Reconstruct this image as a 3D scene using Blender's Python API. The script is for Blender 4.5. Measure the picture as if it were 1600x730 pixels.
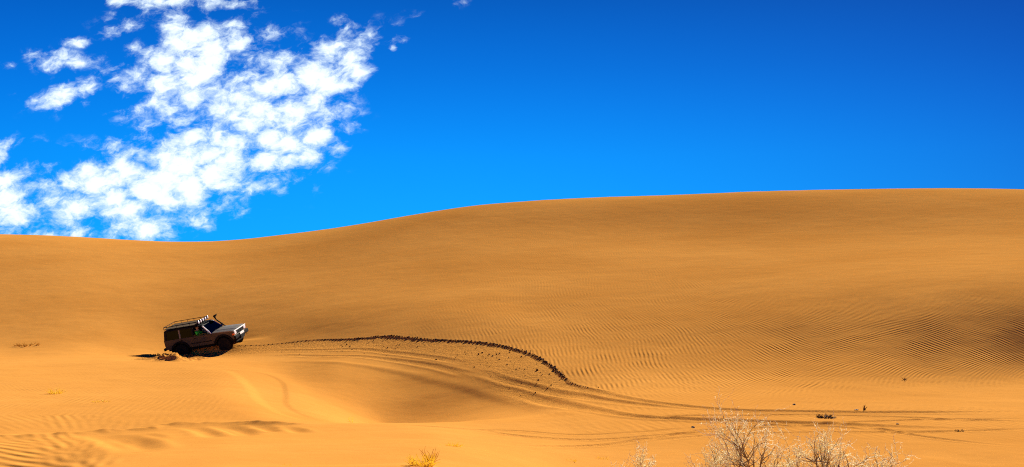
import bpy, bmesh, math, random
import numpy as np
from mathutils import Vector, Matrix, Quaternion, noise as mnoise

for o in list(bpy.data.objects):
    bpy.data.objects.remove(o)
S = bpy.context.scene
C = S.collection
R = math.radians

# ------------------------------------------------------------------ camera
F, YH, CAMZ = 1700.0, 450.0, 3.5          # focal length in photo pixels, horizon row, eye height
cam = bpy.data.cameras.new('camera')
cam.sensor_width = 36.0
cam.lens = 36.0 * F / 1600.0
cam.shift_y = (YH - 365.0) / 1600.0
cam.clip_end = 20000
cam.clip_start = 0.05
camo = bpy.data.objects.new('camera', cam)
camo.location = (0, 0, CAMZ)
camo.rotation_euler = (R(90), 0, 0)
C.objects.link(camo)
S.camera = camo

# ------------------------------------------------------------------ light
SUN_EL, SUN_AZ = R(26), R(67)             # azimuth from +X towards +Y
SUN_DIR = Vector((math.cos(SUN_EL) * math.cos(SUN_AZ), math.cos(SUN_EL) * math.sin(SUN_AZ), math.sin(SUN_EL)))
sun = bpy.data.lights.new('sun', 'SUN')
sun.energy = 5.0
sun.angle = R(0.5)
sun.color = (1.0, 0.93, 0.82)
suno = bpy.data.objects.new('sun', sun)
suno.rotation_euler = SUN_DIR.to_track_quat('Z', 'Y').to_euler()
suno.location = (60, 60, 60)
C.objects.link(suno)

S.render.engine = 'CYCLES'
S.cycles.pixel_filter_type = 'BLACKMAN_HARRIS'
S.cycles.filter_width = 1.1
S.cycles.use_denoising = False
S.view_settings.view_transform = 'Standard'
S.view_settings.look = 'None'
S.view_settings.gamma = 1
S.view_settings.exposure = 1.53
S.view_settings.use_curve_mapping = False

# ------------------------------------------------------------------ node helper
class NT:
    def __init__(s, tree):
        s.t = tree
        tree.nodes.clear()
    def n(s, typ, ins=None, **props):
        nd = s.t.nodes.new(typ)
        for k, v in props.items():
            setattr(nd, k, v)
        for k, v in (ins or {}).items():
            sock = nd.inputs[k]
            if isinstance(v, bpy.types.NodeSocket):
                s.t.links.new(v, sock)
            else:
                sock.default_value = v
        return nd
    def m(s, op, a, b=0.0, c=None, clamp=False):
        ins = {0: a, 1: b}
        if c is not None:
            ins[2] = c
        return s.n('ShaderNodeMath', ins, operation=op, use_clamp=clamp).outputs[0]
    def ss(s, x, lo, hi, a=0.0, b=1.0):
        return s.n('ShaderNodeMapRange', {'Value': x, 'From Min': lo, 'From Max': hi, 'To Min': a, 'To Max': b},
                   interpolation_type='SMOOTHSTEP').outputs[0]
    def mix(s, f, a, b, typ='MIX'):
        nd = s.n('ShaderNodeMix', {}, data_type='RGBA', blend_type=typ)
        for i, v in ((0, f), (6, a), (7, b)):
            if isinstance(v, bpy.types.NodeSocket):
                s.t.links.new(v, nd.inputs[i])
            else:
                nd.inputs[i].default_value = v
        return nd.outputs[2]
    def ramp(s, x, stops):
        nd = s.n('ShaderNodeValToRGB', {'Fac': x})
        cr = nd.color_ramp
        cr.interpolation = 'B_SPLINE' if len(stops) > 3 else 'LINEAR'
        while len(cr.elements) < len(stops):
            cr.elements.new(0.5)
        for e, (p, c) in zip(cr.elements, stops):
            e.position = p
            e.color = (*c, 1)
        return nd.outputs[0]

# ------------------------------------------------------------------ sky
W = bpy.data.worlds.new('World')
S.world = W
W.use_nodes = True
t = NT(W.node_tree)
sky = t.n('ShaderNodeTexSky', sky_type='NISHITA', sun_disc=False, sun_elevation=SUN_EL,
          sun_rotation=R(90) - SUN_AZ, air_density=1.0, dust_density=0.2, ozone_density=3.0)
tc = t.n('ShaderNodeTexCoord').outputs['Generated']
sep = t.n('ShaderNodeSeparateXYZ', {0: tc})
dx, dy, dz_ = sep.outputs
horiz = t.m('SQRT', t.m('ADD', t.m('MULTIPLY', dx, dx), t.m('MULTIPLY', dy, dy)))
el = t.m('DIVIDE', dz_, t.m('MAXIMUM', horiz, 0.02))                 # tan of elevation
# polarised, deep desert air: the sky darkens fast with height and away from the sun-lit cloud side
air = t.ramp(t.m('MULTIPLY', el, 2.0, clamp=True),
             [(0.0, (0.0, 0.1667, 0.4274)), (0.24, (0.0, 0.1067, 0.3675)), (0.40, (0.0, 0.0600, 0.2650)),
              (0.58, (0.0, 0.0300, 0.1581)), (1.0, (0.0, 0.0083, 0.0598))])
uu = t.m('ADD', t.m('DIVIDE', dx, t.m('MAXIMUM', horiz, 0.02)), 0.14)
side = t.m('SUBTRACT', 0.98, t.m('MULTIPLY', t.m('MULTIPLY', uu, uu), 1.25))
air = t.mix(1.0, air, t.n('ShaderNodeCombineXYZ', {0: side, 1: side, 2: t.m('POWER', t.m('MAXIMUM', side, 0.3), 0.6)}).outputs[0], 'MULTIPLY')
hs = t.n('ShaderNodeHueSaturation', {'Saturation': 1.15, 'Value': 1.0, 'Color': sky.outputs[0]}).outputs[0]
base = t.mix(0.0003, air, hs)
# altocumulus field
yy = t.m('MAXIMUM', dy, 0.05)
U = t.m('DIVIDE', dx, yy)
V = t.m('DIVIDE', dz_, yy)
mask = None
def px2u(px): return (px - 800) / F
def py2v(py): return (YH - py) / F
for (cx, cy, rx, ry, rot, amp) in [
    (245, 285, 195, 62, 12, 1.0), (385, 205, 130, 80, 35, 1.15), (480, 130, 115, 42, 28, 1.0), (285, 110, 95, 82, 20, 0.85),
    (255, 45, 85, 32, 0, 0.55), (-10, 315, 85, 75, 0, 0.95), (112, 145, 62, 26, 5, 0.72), (98, 96, 52, 18, -5, 0.62), (120, 65, 26, 11, 0, 0.45),
    (90, 360, 70, 22, 0, 0.85), (230, 350, 90, 24, 10, 0.75), (480, 215, 70, 42, 35, 0.85), (560, 52, 48, 26, -20, 0.40), (560, 112, 40, 26, 10, 0.7), (320, 60, 110, 40, 0, 0.7),
    (230, 3, 60, 13, 0, 0.62), (345, 6, 70, 13, 0, 0.5), (614, 77, 10, 7, 0, 0.72), (10, 105, 30, 10, 0, 0.25), (690, 12, 60, 12, 15, 0.22)]:
    a = R(rot)
    du = t.m('SUBTRACT', U, px2u(cx))
    dv = t.m('SUBTRACT', V, py2v(cy))
    p = t.m('MULTIPLY', t.m('ADD', t.m('MULTIPLY', du, math.cos(a)), t.m('MULTIPLY', dv, math.sin(a))), F / rx)
    q = t.m('MULTIPLY', t.m('SUBTRACT', t.m('MULTIPLY', dv, math.cos(a)), t.m('MULTIPLY', du, math.sin(a))), F / ry)
    r2 = t.m('ADD', t.m('MULTIPLY', p, p), t.m('MULTIPLY', q, q))
    g = t.m('MULTIPLY', t.m('POWER', 2.718, t.m('MULTIPLY', r2, -0.8)), amp)
    mask = g if mask is None else t.m('MAXIMUM', mask, g)
vs = t.m('MULTIPLY', V, 1.45)
P0 = t.n('ShaderNodeCombineXYZ', {0: U, 1: t.m('ADD', vs, t.m('MULTIPLY', U, -0.15)), 2: 0.37}).outputs[0]
wn = t.n('ShaderNodeTexNoise', {'Vector': P0, 'Scale': 38.0, 'Detail': 4.0, 'Roughness': 0.55}).outputs['Color']
wv = t.n('ShaderNodeVectorMath', {0: wn, 1: (0.5, 0.5, 0.5)}, operation='SUBTRACT').outputs[0]
P = t.n('ShaderNodeVectorMath', {0: wv, 1: (0.022, 0.022, 0.0), 2: P0}, operation='MULTIPLY_ADD').outputs[0]
vor = t.n('ShaderNodeTexVoronoi', {'Vector': P, 'Scale': 42.0, 'Smoothness': 0.5}, feature='SMOOTH_F1', voronoi_dimensions='2D').outputs['Distance']
n1 = t.n('ShaderNodeTexNoise', {'Vector': P0, 'Scale': 17.0, 'Detail': 2.0, 'Roughness': 0.5}).outputs[0]
n2 = t.n('ShaderNodeTexNoise', {'Vector': P, 'Scale': 66.0, 'Detail': 10.0, 'Roughness': 0.64}).outputs[0]
n3 = t.n('ShaderNodeTexNoise', {'Vector': P, 'Scale': 190.0, 'Detail': 6.0, 'Roughness': 0.65}).outputs[0]
puff = t.m('SUBTRACT', 0.40, vor)
nn = t.m('ADD', t.m('ADD', t.m('MULTIPLY', t.m('SUBTRACT', n1, 0.5), 1.0), t.m('MULTIPLY', puff, 0.8)),
         t.m('ADD', t.m('MULTIPLY', t.m('SUBTRACT', n2, 0.5), 1.2), t.m('MULTIPLY', t.m('SUBTRACT', n3, 0.5), 0.7)))
soft = t.m('MINIMUM', mask, 0.71)
dens = t.m('ADD', t.m('MULTIPLY', soft, 1.25), t.m('SUBTRACT', nn, 0.50))
gate = t.m('MULTIPLY', t.ss(mask, 0.05, 0.28), t.m('GREATER_THAN', dy, 0.1))
alpha = t.m('MULTIPLY', t.m('POWER', t.ss(dens, -0.26, 0.54), 1.35), gate)
core = t.ss(dens, 0.05, 0.95)
ccol = t.mix(core, (0.29, 0.36, 0.41, 1), (0.385, 0.385, 0.382, 1))
final = t.mix(alpha, base, ccol)
bg = t.n('ShaderNodeBackground', {'Color': final, 'Strength': 1.0})
# the Nishita radiance is brought down to the 0.05-0.15 range by the mix above (0.05 share)
out = t.n('ShaderNodeOutputWorld', {'Surface': bg.outputs[0]})

# ------------------------------------------------------------------ materials
def pmat(name, col, rough=0.6, metal=0.0, var=0.12, vscale=8.0, spec=0.4, coat=0.0, bump=0.0, bscale=60.0, dirt=None, emit=None):
    m = bpy.data.materials.new(name)
    m.use_nodes = True
    k = NT(m.node_tree)
    co = k.n('ShaderNodeTexCoord').outputs['Object']
    nz = k.n('ShaderNodeTexNoise', {'Vector': co, 'Scale': vscale, 'Detail': 5.0, 'Roughness': 0.6}).outputs[0]
    c = k.mix(nz, (*[x * (1 - var) for x in col], 1), (*[min(1, x * (1 + var)) for x in col], 1))
    if dirt:
        n2 = k.n('ShaderNodeTexNoise', {'Vector': co, 'Scale': vscale * 0.4, 'Detail': 6.0, 'Roughness': 0.7}).outputs[0]
        c = k.mix(k.m('MULTIPLY', k.ss(n2, 0.4, 0.68), dirt), c, (0.42, 0.23, 0.07, 1))
    ins = {'Base Color': c, 'Roughness': rough, 'Metallic': metal, 'Specular IOR Level': spec, 'Coat Weight': coat}
    if bump:
        bn = k.n('ShaderNodeTexNoise', {'Vector': co, 'Scale': bscale, 'Detail': 4.0}).outputs[0]
        ins['Normal'] = k.n('ShaderNodeBump', {'Height': bn, 'Strength': 1.0, 'Distance': bump}).outputs[0]
    b = k.n('ShaderNodeBsdfPrincipled', ins)
    if emit:
        b.inputs['Emission Color'].default_value = (*emit[0], 1)
        b.inputs['Emission Strength'].default_value = emit[1]
    k.n('ShaderNodeOutputMaterial', {'Surface': b.outputs[0]})
    return m

def glass_mat(name, tint, gloss=(0.9, 0.95, 1.0), ior=1.22):
    m = bpy.data.materials.new(name)
    m.use_nodes = True
    k = NT(m.node_tree)
    tr = k.n('ShaderNodeBsdfTransparent', {'Color': (*tint, 1)})
    gl = k.n('ShaderNodeBsdfGlossy', {'Color': (*gloss, 1), 'Roughness': 0.03})
    fr = k.n('ShaderNodeFresnel', {'IOR': ior}).outputs[0]
    mx = k.n('ShaderNodeMixShader', {0: fr, 1: tr.outputs[0], 2: gl.outputs[0]})
    k.n('ShaderNodeOutputMaterial', {'Surface': mx.outputs[0]})
    return m

SAND = (0.64, 0.280, 0.056)
def sand_material():
    m = bpy.data.materials.new('sand')
    m.use_nodes = True
    k = NT(m.node_tree)
    geo = k.n('ShaderNodeNewGeometry').outputs['Position']
    flat = k.n('ShaderNodeVectorMath', {0: geo, 1: (1, 1, 0)}, operation='MULTIPLY').outputs[0]
    rip = k.n('ShaderNodeAttribute', attribute_name='ripple').outputs['Fac']
    ang = k.n('ShaderNodeAttribute', attribute_name='ripple_angle').outputs['Fac']
    frq = k.n('ShaderNodeAttribute', attribute_name='ripple_frequency').outputs['Fac']
    churn = k.n('ShaderNodeAttribute', attribute_name='churn').outputs['Fac']
    big = k.n('ShaderNodeTexNoise', {'Vector': flat, 'Scale': 0.07, 'Detail': 4.0, 'Roughness': 0.55}).outputs[0]
    mid = k.n('ShaderNodeTexNoise', {'Vector': flat, 'Scale': 1.3, 'Detail': 6.0, 'Roughness': 0.65}).outputs[0]
    fine = k.n('ShaderNodeTexNoise', {'Vector': flat, 'Scale': 70.0, 'Detail': 3.0, 'Roughness': 0.7}).outputs[0]
    c1 = k.mix(k.ss(big, 0.3, 0.7), (SAND[0] * 0.93, SAND[1] * 0.91, SAND[2] * 0.88, 1), (SAND[0] * 1.05, SAND[1] * 1.08, SAND[2] * 1.12, 1))
    c2 = k.mix(k.m('MULTIPLY', k.ss(mid, 0.25, 0.75), 0.16), c1, (0.50, 0.205, 0.022, 1))
    c3 = k.mix(k.m('MULTIPLY', k.ss(fine, 0.35, 0.75), 0.22), c2, (0.42, 0.165, 0.018, 1))
    gab = k.n('ShaderNodeTexGabor', {'Vector': flat, 'Scale': 1.0, 'Frequency': frq, 'Anisotropy': 0.97, 'Orientation': ang},
              gabor_type='2D')
    g2 = k.n('ShaderNodeTexGabor', {'Vector': flat, 'Scale': 0.45, 'Frequency': k.m('MULTIPLY', frq, 2.1), 'Anisotropy': 0.97, 'Orientation': ang},
              gabor_type='2D')
    rv = k.m('ADD', k.m('MULTIPLY', gab.outputs['Value'], 0.5), k.m('MULTIPLY', g2.outputs['Value'], 0.5))
    amt = k.m('MULTIPLY', rip, k.ss(k.n('ShaderNodeTexNoise', {'Vector': flat, 'Scale': 0.22, 'Detail': 3.0}).outputs[0], 0.25, 0.65, 0.55, 1.1))
    h1 = k.m('MULTIPLY', k.m('MULTIPLY', rv, amt), 0.060)
    h2 = k.m('MULTIPLY', k.m('SUBTRACT', mid, 0.5), 0.012)
    lump = k.n('ShaderNodeTexNoise', {'Vector': geo, 'Scale': 7.0, 'Detail': 6.0, 'Roughness': 0.7}).outputs[0]
    h3 = k.m('MULTIPLY', k.m('MULTIPLY', k.m('SUBTRACT', lump, 0.5), churn), 0.11)
    h4 = k.m('MULTIPLY', fine, 0.0022)
    h = k.m('ADD', k.m('ADD', h1, h2), k.m('ADD', h3, h4))
    bump = k.n('ShaderNodeBump', {'Height': h, 'Strength': 1.0, 'Distance': 1.0}).outputs[0]
    b = k.n('ShaderNodeBsdfDiffuse', {'Color': c3, 'Roughness': 0.25, 'Normal': bump})
    k.n('ShaderNodeOutputMaterial', {'Surface': b.outputs[0]})
    return m
M_SAND = sand_material()

# ------------------------------------------------------------------ terrain
# profile points of the dunes: bearing (photo column), then (row, distance in metres) pairs, seen or hidden
PROF = {
 -260: [(760,17.6),(730,20),(700,23.2),(682,25.8),(652,29.5),(622,34.6),(601,39.4),(581,45.4),(566,52),(545,61),(510,69),(480,75.5),(440,86.5),(400,100.5)],
 0: [(760,17.6),(730,20),(700,23.2),(682,25.8),(652,29.5),(622,34.6),(601,39.4),(581,45.4),(566,52),(545,61),(510,69),(480,75.5),(440,86.5),(400,100.5)],
 180: [(760,13.2),(730,16),(700,20.3),(680,25.9),(652,29.5),(621,34.8),(599,40),(579,46),(565,51.5),(557,57),(546,61.5),(520,66.5),(480,75.5),(440,86.5),(405,99.5)],
 270: [(760,12.4),(730,15.3),(700,19.8),(680,23.9),(667,27.3),(650,29.8),(620,35),(596,40.8),(577,46.7),(565,51.8),(561,56.3),(553,60.8),(541,64.5),(525,68.3),(500,73.3),(480,77.5),(430,92),(400,103.5)],
 354: [(760,11.2),(730,14),(700,19),(680,23.2),(667,27.2),(650,29.9),(620,35),(592,41.8),(575,47.6),(563,53.5),(550,60),(540,62.5),(520,66.2),(480,74.3),(430,90.3),(400,102.5)],
 400: [(760,11.2),(730,14),(700,19),(680,23.2),(664,27.6),(652,29.6),(640,32),(620,36.5),(603,40.5),(590,44),(576,48.5),(562,54),(545,59.5),(538,61),(515,65),(480,73),(430,89.5)],
 450: [(760,11.2),(730,14),(700,19),(680,23.2),(660,28.2),(654,31),(633,36),(608,42),(596,45),(583,48),(566,52),(550,57),(536,60),(520,62.6),(480,70.8),(430,87.5),(400,100.5)],
 520: [(760,11.2),(730,14),(700,19),(680,23.2),(661,28.3),(660,32),(652,36),(640,39),(625,41.6),(599,45),(574,48.5),(555,53),(531,58.6),(500,63.5),(440,79.5),(400,95)],
 600: [(760,11.2),(730,14),(700,19),(680,23.2),(661,28.5),(678,33.5),(672,37.5),(660,40),(640,41.8),(610,44.7),(579,48),(560,50.8),(545,53),(526,55.8),(500,60.6),(450,73.5),(400,90.5)],
 680: [(760,11.2),(730,14),(700,19),(680,23.2),(660,28.7),(673,33.5),(667,37),(655,39.4),(640,41),(620,42.9),(595,45.5),(565,48.7),(528,53.5),(500,57.5),(450,70.5),(400,87.5)],
 760: [(760,14.2),(730,17),(700,21.2),(670,27),(656,29.8),(659,33),(652,36.8),(640,39.2),(617,41.8),(595,43.5),(570,46.3),(537,51),(500,56.2),(450,67.5),(400,84.5),(350,104)],
 830: [(760,16.2),(730,18.8),(700,22.4),(668,27.2),(652,31),(645,35.2),(634,38),(618,40.3),(590,43),(557,47),(520,52.5),(480,60),(430,73)],
 900: [(760,18.4),(730,20.6),(700,23.4),(670,27),(650,29.8),(640,33),(620,37.4),(602,40.9),(570,45),(540,49.3),(500,55.3),(450,65.5),(400,81.5),(350,101)],
 1050: [(760,19.2),(730,21.2),(700,23.8),(670,27),(650,29.7),(636,32),(620,35.2),(600,39.7),(585,42.3),(570,44.3),(540,48.2),(500,53.7),(450,63.5),(400,79),(350,99)],
 1250: [(760,19.2),(730,21.2),(700,23.8),(670,27),(650,29.7),(636,32),(620,35),(600,39.3),(585,41.5),(570,43.3),(540,46.3),(500,50),(450,58.2),(400,74.5),(350,95)],
 1450: [(760,19.2),(730,21.2),(700,23.8),(670,27),(650,29.7),(636,32),(610,37.2),(595,40),(585,41.1),(570,42.4),(540,44.5),(500,47.2),(480,49),(450,53),(400,67.5),(350,89)],
 1600: [(760,19.2),(730,21.2),(700,23.8),(670,27),(650,29.7),(636,32),(610,37.2),(595,40),(585,41.2),(570,42.4),(540,44.2),(500,46.4),(480,47.8),(450,51),(400,64),(350,85)],
 1860: [(760,19.2),(730,21.2),(700,23.8),(670,27),(650,29.7),(636,32),(610,37.5),(595,40),(585,41.3),(570,42.6),(540,44.2),(500,46.3),(480,47.6),(450,51.5),(400,64),(350,85)],
}
CX = [-260, 0, 50, 100, 150, 200, 260, 320, 360, 400, 450, 500, 560, 620, 680, 740, 800, 860, 940, 1020, 1100, 1160, 1220, 1300, 1380, 1460, 1540, 1600, 1860]
CY = [362, 366, 367, 369, 372, 375, 378, 378, 376, 372, 366, 360, 351, 340, 330, 321, 316, 312, 308, 306, 303, 300, 298, 296.5, 295, 294, 294.5, 296, 303]
DX = [-260, 0, 300, 450, 600, 760, 900, 1050, 1250, 1450, 1600, 1860]
DD = [128, 128, 125, 122, 118, 117, 116, 115, 113, 111, 110, 108]
def crest_row(p): return np.interp(p, CX, CY)
def crest_dist(p): return np.interp(p, DX, DD)
pts = []
for p, lst in PROF.items():
    for (r, d) in lst:
        pts.append((p, math.log(d), r))
    dc = crest_dist(p)
    cr = crest_row(p)
    pts += [(p, math.log(dc), cr), (p, math.log(dc * 1.35), cr + 30), (p, math.log(dc * 1.9), cr + 70), (p, math.log(dc * 3), 450), (p, math.log(9.5), 930), (p, math.log(7.5), 1240)]
pts = np.array(pts, float)
KU, KV = 1 / 1700.0, 0.42
def kern(a, b):
    d2 = ((a[:, None, 0] - b[None, :, 0]) * KU) ** 2 + ((a[:, None, 1] - b[None, :, 1]) * KV) ** 2
    return np.where(d2 > 1e-12, 0.5 * d2 * np.log(np.maximum(d2, 1e-12)), 0.0)
n = len(pts)
A = np.zeros((n + 3, n + 3))
A[:n, :n] = kern(pts, pts) + np.eye(n) * 1.5e-5
A[:n, n] = 1; A[:n, n + 1] = pts[:, 0] * KU; A[:n, n + 2] = pts[:, 1] * KV
A[n:, :n] = A[:n, n:].T
sol = np.linalg.solve(A, np.concatenate([pts[:, 2], [0, 0, 0]]))
def tps(q):
    o = np.empty(len(q))
    for i in range(0, len(q), 4000):
        s = q[i:i + 4000]
        o[i:i + 4000] = kern(s, pts) @ sol[:n] + sol[n] + s[:, 0] * KU * sol[n + 1] + s[:, 1] * KV * sol[n + 2]
    return o
def cubic_matrix(xf, x0, h, nc):
    M = np.zeros((len(xf), nc))
    tt = np.clip((xf - x0) / h, 0, nc - 1.0001)
    i = np.floor(tt).astype(int); f = tt - i
    w = [((-f + 2) * f - 1) * f / 2, ((3 * f - 5) * f * f + 2) / 2, ((-3 * f + 4) * f + 1) * f / 2, (f - 1) * f * f / 2]
    for kx in range(4):
        np.add.at(M, (np.arange(len(xf)), np.clip(i + kx - 1, 0, nc - 1)), w[kx])
    return M
PX0, PX1, NPC = -240.0, 1840.0, 150
LD0, LD1, NLD = math.log(8.0), math.log(340.0), 190
pc = np.linspace(PX0, PX1, NPC); lc = np.linspace(LD0, LD1, NLD)
g = np.array([(a, b) for b in lc for a in pc])
PYC = tps(g).reshape(NLD, NPC)
def gsm(a, sig):
    r_ = int(sig * 4) + 1
    k_ = np.exp(-0.5 * (np.arange(-r_, r_ + 1) / sig) ** 2); k_ /= k_.sum()
    return np.convolve(np.pad(a, r_, mode='edge'), k_, 'valid')
DPC = pc[1] - pc[0]
for i_, l_ in enumerate(lc):
    w_ = np.clip((l_ - math.log(58)) / 0.2, 0, 1)
    if w_ > 0: PYC[i_] = PYC[i_] * (1 - w_) + gsm(PYC[i_], 70 / DPC) * w_
CRS = gsm(crest_row(pc), 24 / DPC)
for j, p in enumerate(pc):                          # keep the skyline exactly on the surveyed crest
    ldc = math.log(crest_dist(p))
    sel = lc > math.log(60)
    corr = CRS[j] - PYC[sel, j].min()
    w = np.clip((lc - (ldc - 0.6)) / 0.6, 0, 1)
    PYC[:, j] += corr * w * w * (3 - 2 * w)

# mesh lattice: bearings x distances
NR, NCOL = 1500, 1180
ld_f = np.linspace(math.log(17.5), math.log(150), NR)
ld_n = np.log(np.concatenate([np.linspace(0.4, 7.5, 12), np.linspace(8.2, 17.4, 40)]))
ld_x = np.linspace(math.log(150.3), math.log(330), 60)
ld_o = np.log(np.geomspace(345, 9000, 24))
LD = np.concatenate([ld_n, ld_f, ld_x, ld_o])
px_f = np.linspace(-50, 1650, NCOL)
px_l = np.linspace(-240, -51.6, 60); px_r = np.linspace(1651.6, 1840, 60)
PXG = np.concatenate([px_l, px_f, px_r])
MU = cubic_matrix(PXG, PX0, pc[1] - pc[0], NPC)
MV = cubic_matrix(LD, LD0, lc[1] - lc[0], NLD)
PYG = MV @ PYC @ MU.T
DG = np.exp(LD)[:, None] * np.ones_like(PXG)[None, :]
XG = (PXG[None, :] - 800) / F * DG
ZG = CAMZ - (PYG - YH) / F * DG
ZN = CAMZ - (PYC[0] - YH) / F * 8.0
near = DG < 8.0
zn = (ZN @ MU.T)[None, :] * np.ones_like(DG)
ZG = np.where(near, zn * (DG / 8.0) + 0.05 * (1 - DG / 8.0), ZG)
far = np.clip((LD - math.log(250)) / (math.log(345) - math.log(250)), 0, 1)[:, None]
ZG = ZG * (1 - far) + np.minimum(ZG, 2.0) * far * 0 + far * (1.5 + 0 * ZG)

# lookups ---------------------------------------------------------
def gz(X, Y):
    """terrain height at world X, Y (inside the lattice)"""
    X = np.atleast_1d(np.asarray(X, float)); Y = np.atleast_1d(np.asarray(Y, float))
    p = X / Y * F + 800
    ci = np.interp(p, PXG, np.arange(len(PXG))); ri = np.interp(np.log(Y), LD, np.arange(len(LD)))
    c0 = np.clip(ci.astype(int), 0, len(PXG) - 2); r0 = np.clip(ri.astype(int), 0, len(LD) - 2)
    fc = ci - c0; fr = ri - r0
    return (ZG[r0, c0] * (1 - fr) * (1 - fc) + ZG[r0 + 1, c0] * fr * (1 - fc) + ZG[r0, c0 + 1] * (1 - fr) * fc + ZG[r0 + 1, c0 + 1] * fr * fc)
def ground(px, py, lo=10.0):
    """world point of the sand seen along a surveyed bearing and elevation"""
    ci = int(np.argmin(abs(PXG - px)))
    col = PYG[:, ci]
    ok = np.where((col <= py) & (LD >= math.log(lo)))[0]
    r = ok[0] if len(ok) else NR
    if r > 0 and col[r - 1] > py:
        f = (col[r - 1] - py) / max(1e-6, col[r - 1] - col[r])
        d = math.exp(LD[r - 1] + (LD[r] - LD[r - 1]) * f)
    else:
        d = math.exp(LD[r])
    X = (px - 800) / F * d
    return Vector((X, d, float(gz(X, d)[0])))

# the car's pose: nose up the bank, rolled towards the low side
CAR_L = Vector((0.968, -0.208, 0.158)).normalized()
CAR_U = CAR_L.cross(Vector((0.165, 0.948, 0.225))); CAR_U = (CAR_U - CAR_L * CAR_U.dot(CAR_L)).normalized()
CAR_W = CAR_U.cross(CAR_L)
XF, XR, TRK = 1.35, -1.25, 0.70
CAR_O = ground(354, 549.5) - (CAR_L * XF - CAR_W * (TRK + 0.10))
CAR_M = Matrix(((CAR_L.x, CAR_W.x, CAR_U.x, CAR_O.x), (CAR_L.y, CAR_W.y, CAR_U.y, CAR_O.y), (CAR_L.z, CAR_W.z, CAR_U.z, CAR_O.z), (0, 0, 0, 1)))
_pl = CAR_O.z - (CAR_U.x * (XG - CAR_O.x) + CAR_U.y * (DG - CAR_O.y)) / CAR_U.z + 0.13
_hx, _hy = CAR_L.x, CAR_L.y
_n = math.hypot(_hx, _hy)
_a = ((XG - CAR_O.x) * _hx + (DG - CAR_O.y) * _hy) / _n
_b = (-(XG - CAR_O.x) * _hy + (DG - CAR_O.y) * _hx) / _n
_w = np.exp(-((abs(_a) / 2.6) ** 4 + (abs(_b) / np.where(_b < 0, 1.25, 1.7)) ** 4))
ZG = ZG * (1 - _w) + _pl * _w
ZG = ZG + 0.30 * np.exp(-(abs(_b + 0.10) / 0.50) ** 4 - (abs(_a - 0.15) / 1.35) ** 4)  # sand ridge added beneath the car to block light passing under it
rng = np.random.default_rng(7)
_perm = rng.random((256, 256))
def vnoise(x, y):
    xi = np.floor(x).astype(int); yi = np.floor(y).astype(int)
    fx = x - xi; fy = y - yi
    fx = fx * fx * (3 - 2 * fx); fy = fy * fy * (3 - 2 * fy)
    a = _perm[xi % 256, yi % 256]; b = _perm[(xi + 1) % 256, yi % 256]
    c = _perm[xi % 256, (yi + 1) % 256]; d = _perm[(xi + 1) % 256, (yi + 1) % 256]
    return (a * (1 - fx) + b * fx) * (1 - fy) + (c * (1 - fx) + d * fx) * fy - 0.5
def fbm(x, y, o=4):
    s = 0; a = 1.0
    for i in range(o):
        s = s + a * vnoise(x + 13.7 * i, y + 7.1 * i); x = x * 2.03; y = y * 2.03; a *= 0.5
    return s
def smooth_line(pl, step=0.25):
    """polyline in photo survey points -> dense world polyline"""
    w = np.array([[*ground(*p)[:2]] for p in pl])
    seg = np.r_[0, np.cumsum(np.hypot(*np.diff(w, axis=0).T))]
    s = np.arange(0, seg[-1], step)
    # Catmull-Rom through the points
    outp = []
    for v in s:
        i = min(np.searchsorted(seg, v, 'right') - 1, len(w) - 2)
        f = (v - seg[i]) / (seg[i + 1] - seg[i])
        p0, p1, p2, p3 = w[max(i - 1, 0)], w[i], w[i + 1], w[min(i + 2, len(w) - 1)]
        outp.append(0.5 * (2 * p1 + (p2 - p0) * f + (2 * p0 - 5 * p1 + 4 * p2 - p3) * f * f + (3 * p1 - p0 - 3 * p2 + p3) * f ** 3))
    return np.array(outp)
def line_field(line, reach):
    """(index arrays, signed distance, arc parameter) of lattice points within reach; + is the right-hand side"""
    x0, y0 = line.min(0) - reach; x1, y1 = line.max(0) + reach
    sel = np.where((XG > x0) & (XG < x1) & (DG > y0) & (DG < y1))
    P = np.stack([XG[sel], DG[sel]], 1)
    best = np.full(len(P), 1e9); sg = np.zeros(len(P)); arc = np.zeros(len(P))
    st = 2
    L = line[::st]
    for i in range(len(L) - 1):
        a, b = L[i], L[i + 1]
        near_i = np.where((abs(P[:, 0] - a[0]) < reach + 1) & (abs(P[:, 1] - a[1]) < reach + 1))[0]
        if not len(near_i): continue
        d = b - a; q = P[near_i] - a
        tt = np.clip((q @ d) / max(1e-9, d @ d), 0, 1)
        e = q - tt[:, None] * d
        ds = np.hypot(e[:, 0], e[:, 1])
        up = ds < best[near_i]
        k = near_i[up]
        best[k] = ds[up]; arc[k] = (i + tt[up]) / (len(L) - 1)
        sg[k] = np.sign(d[1] * q[up, 0] - d[0] * q[up, 1])
    ok = best < reach
    return (sel[0][ok], sel[1][ok]), best[ok] * sg[ok], arc[ok]
DZ = np.zeros_like(ZG); CH = np.zeros_like(ZG)
def sst(x, a, b):
    v = np.clip((x - a) / (b - a), 0, 1)
    return v * v * (3 - 2 * v)

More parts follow.
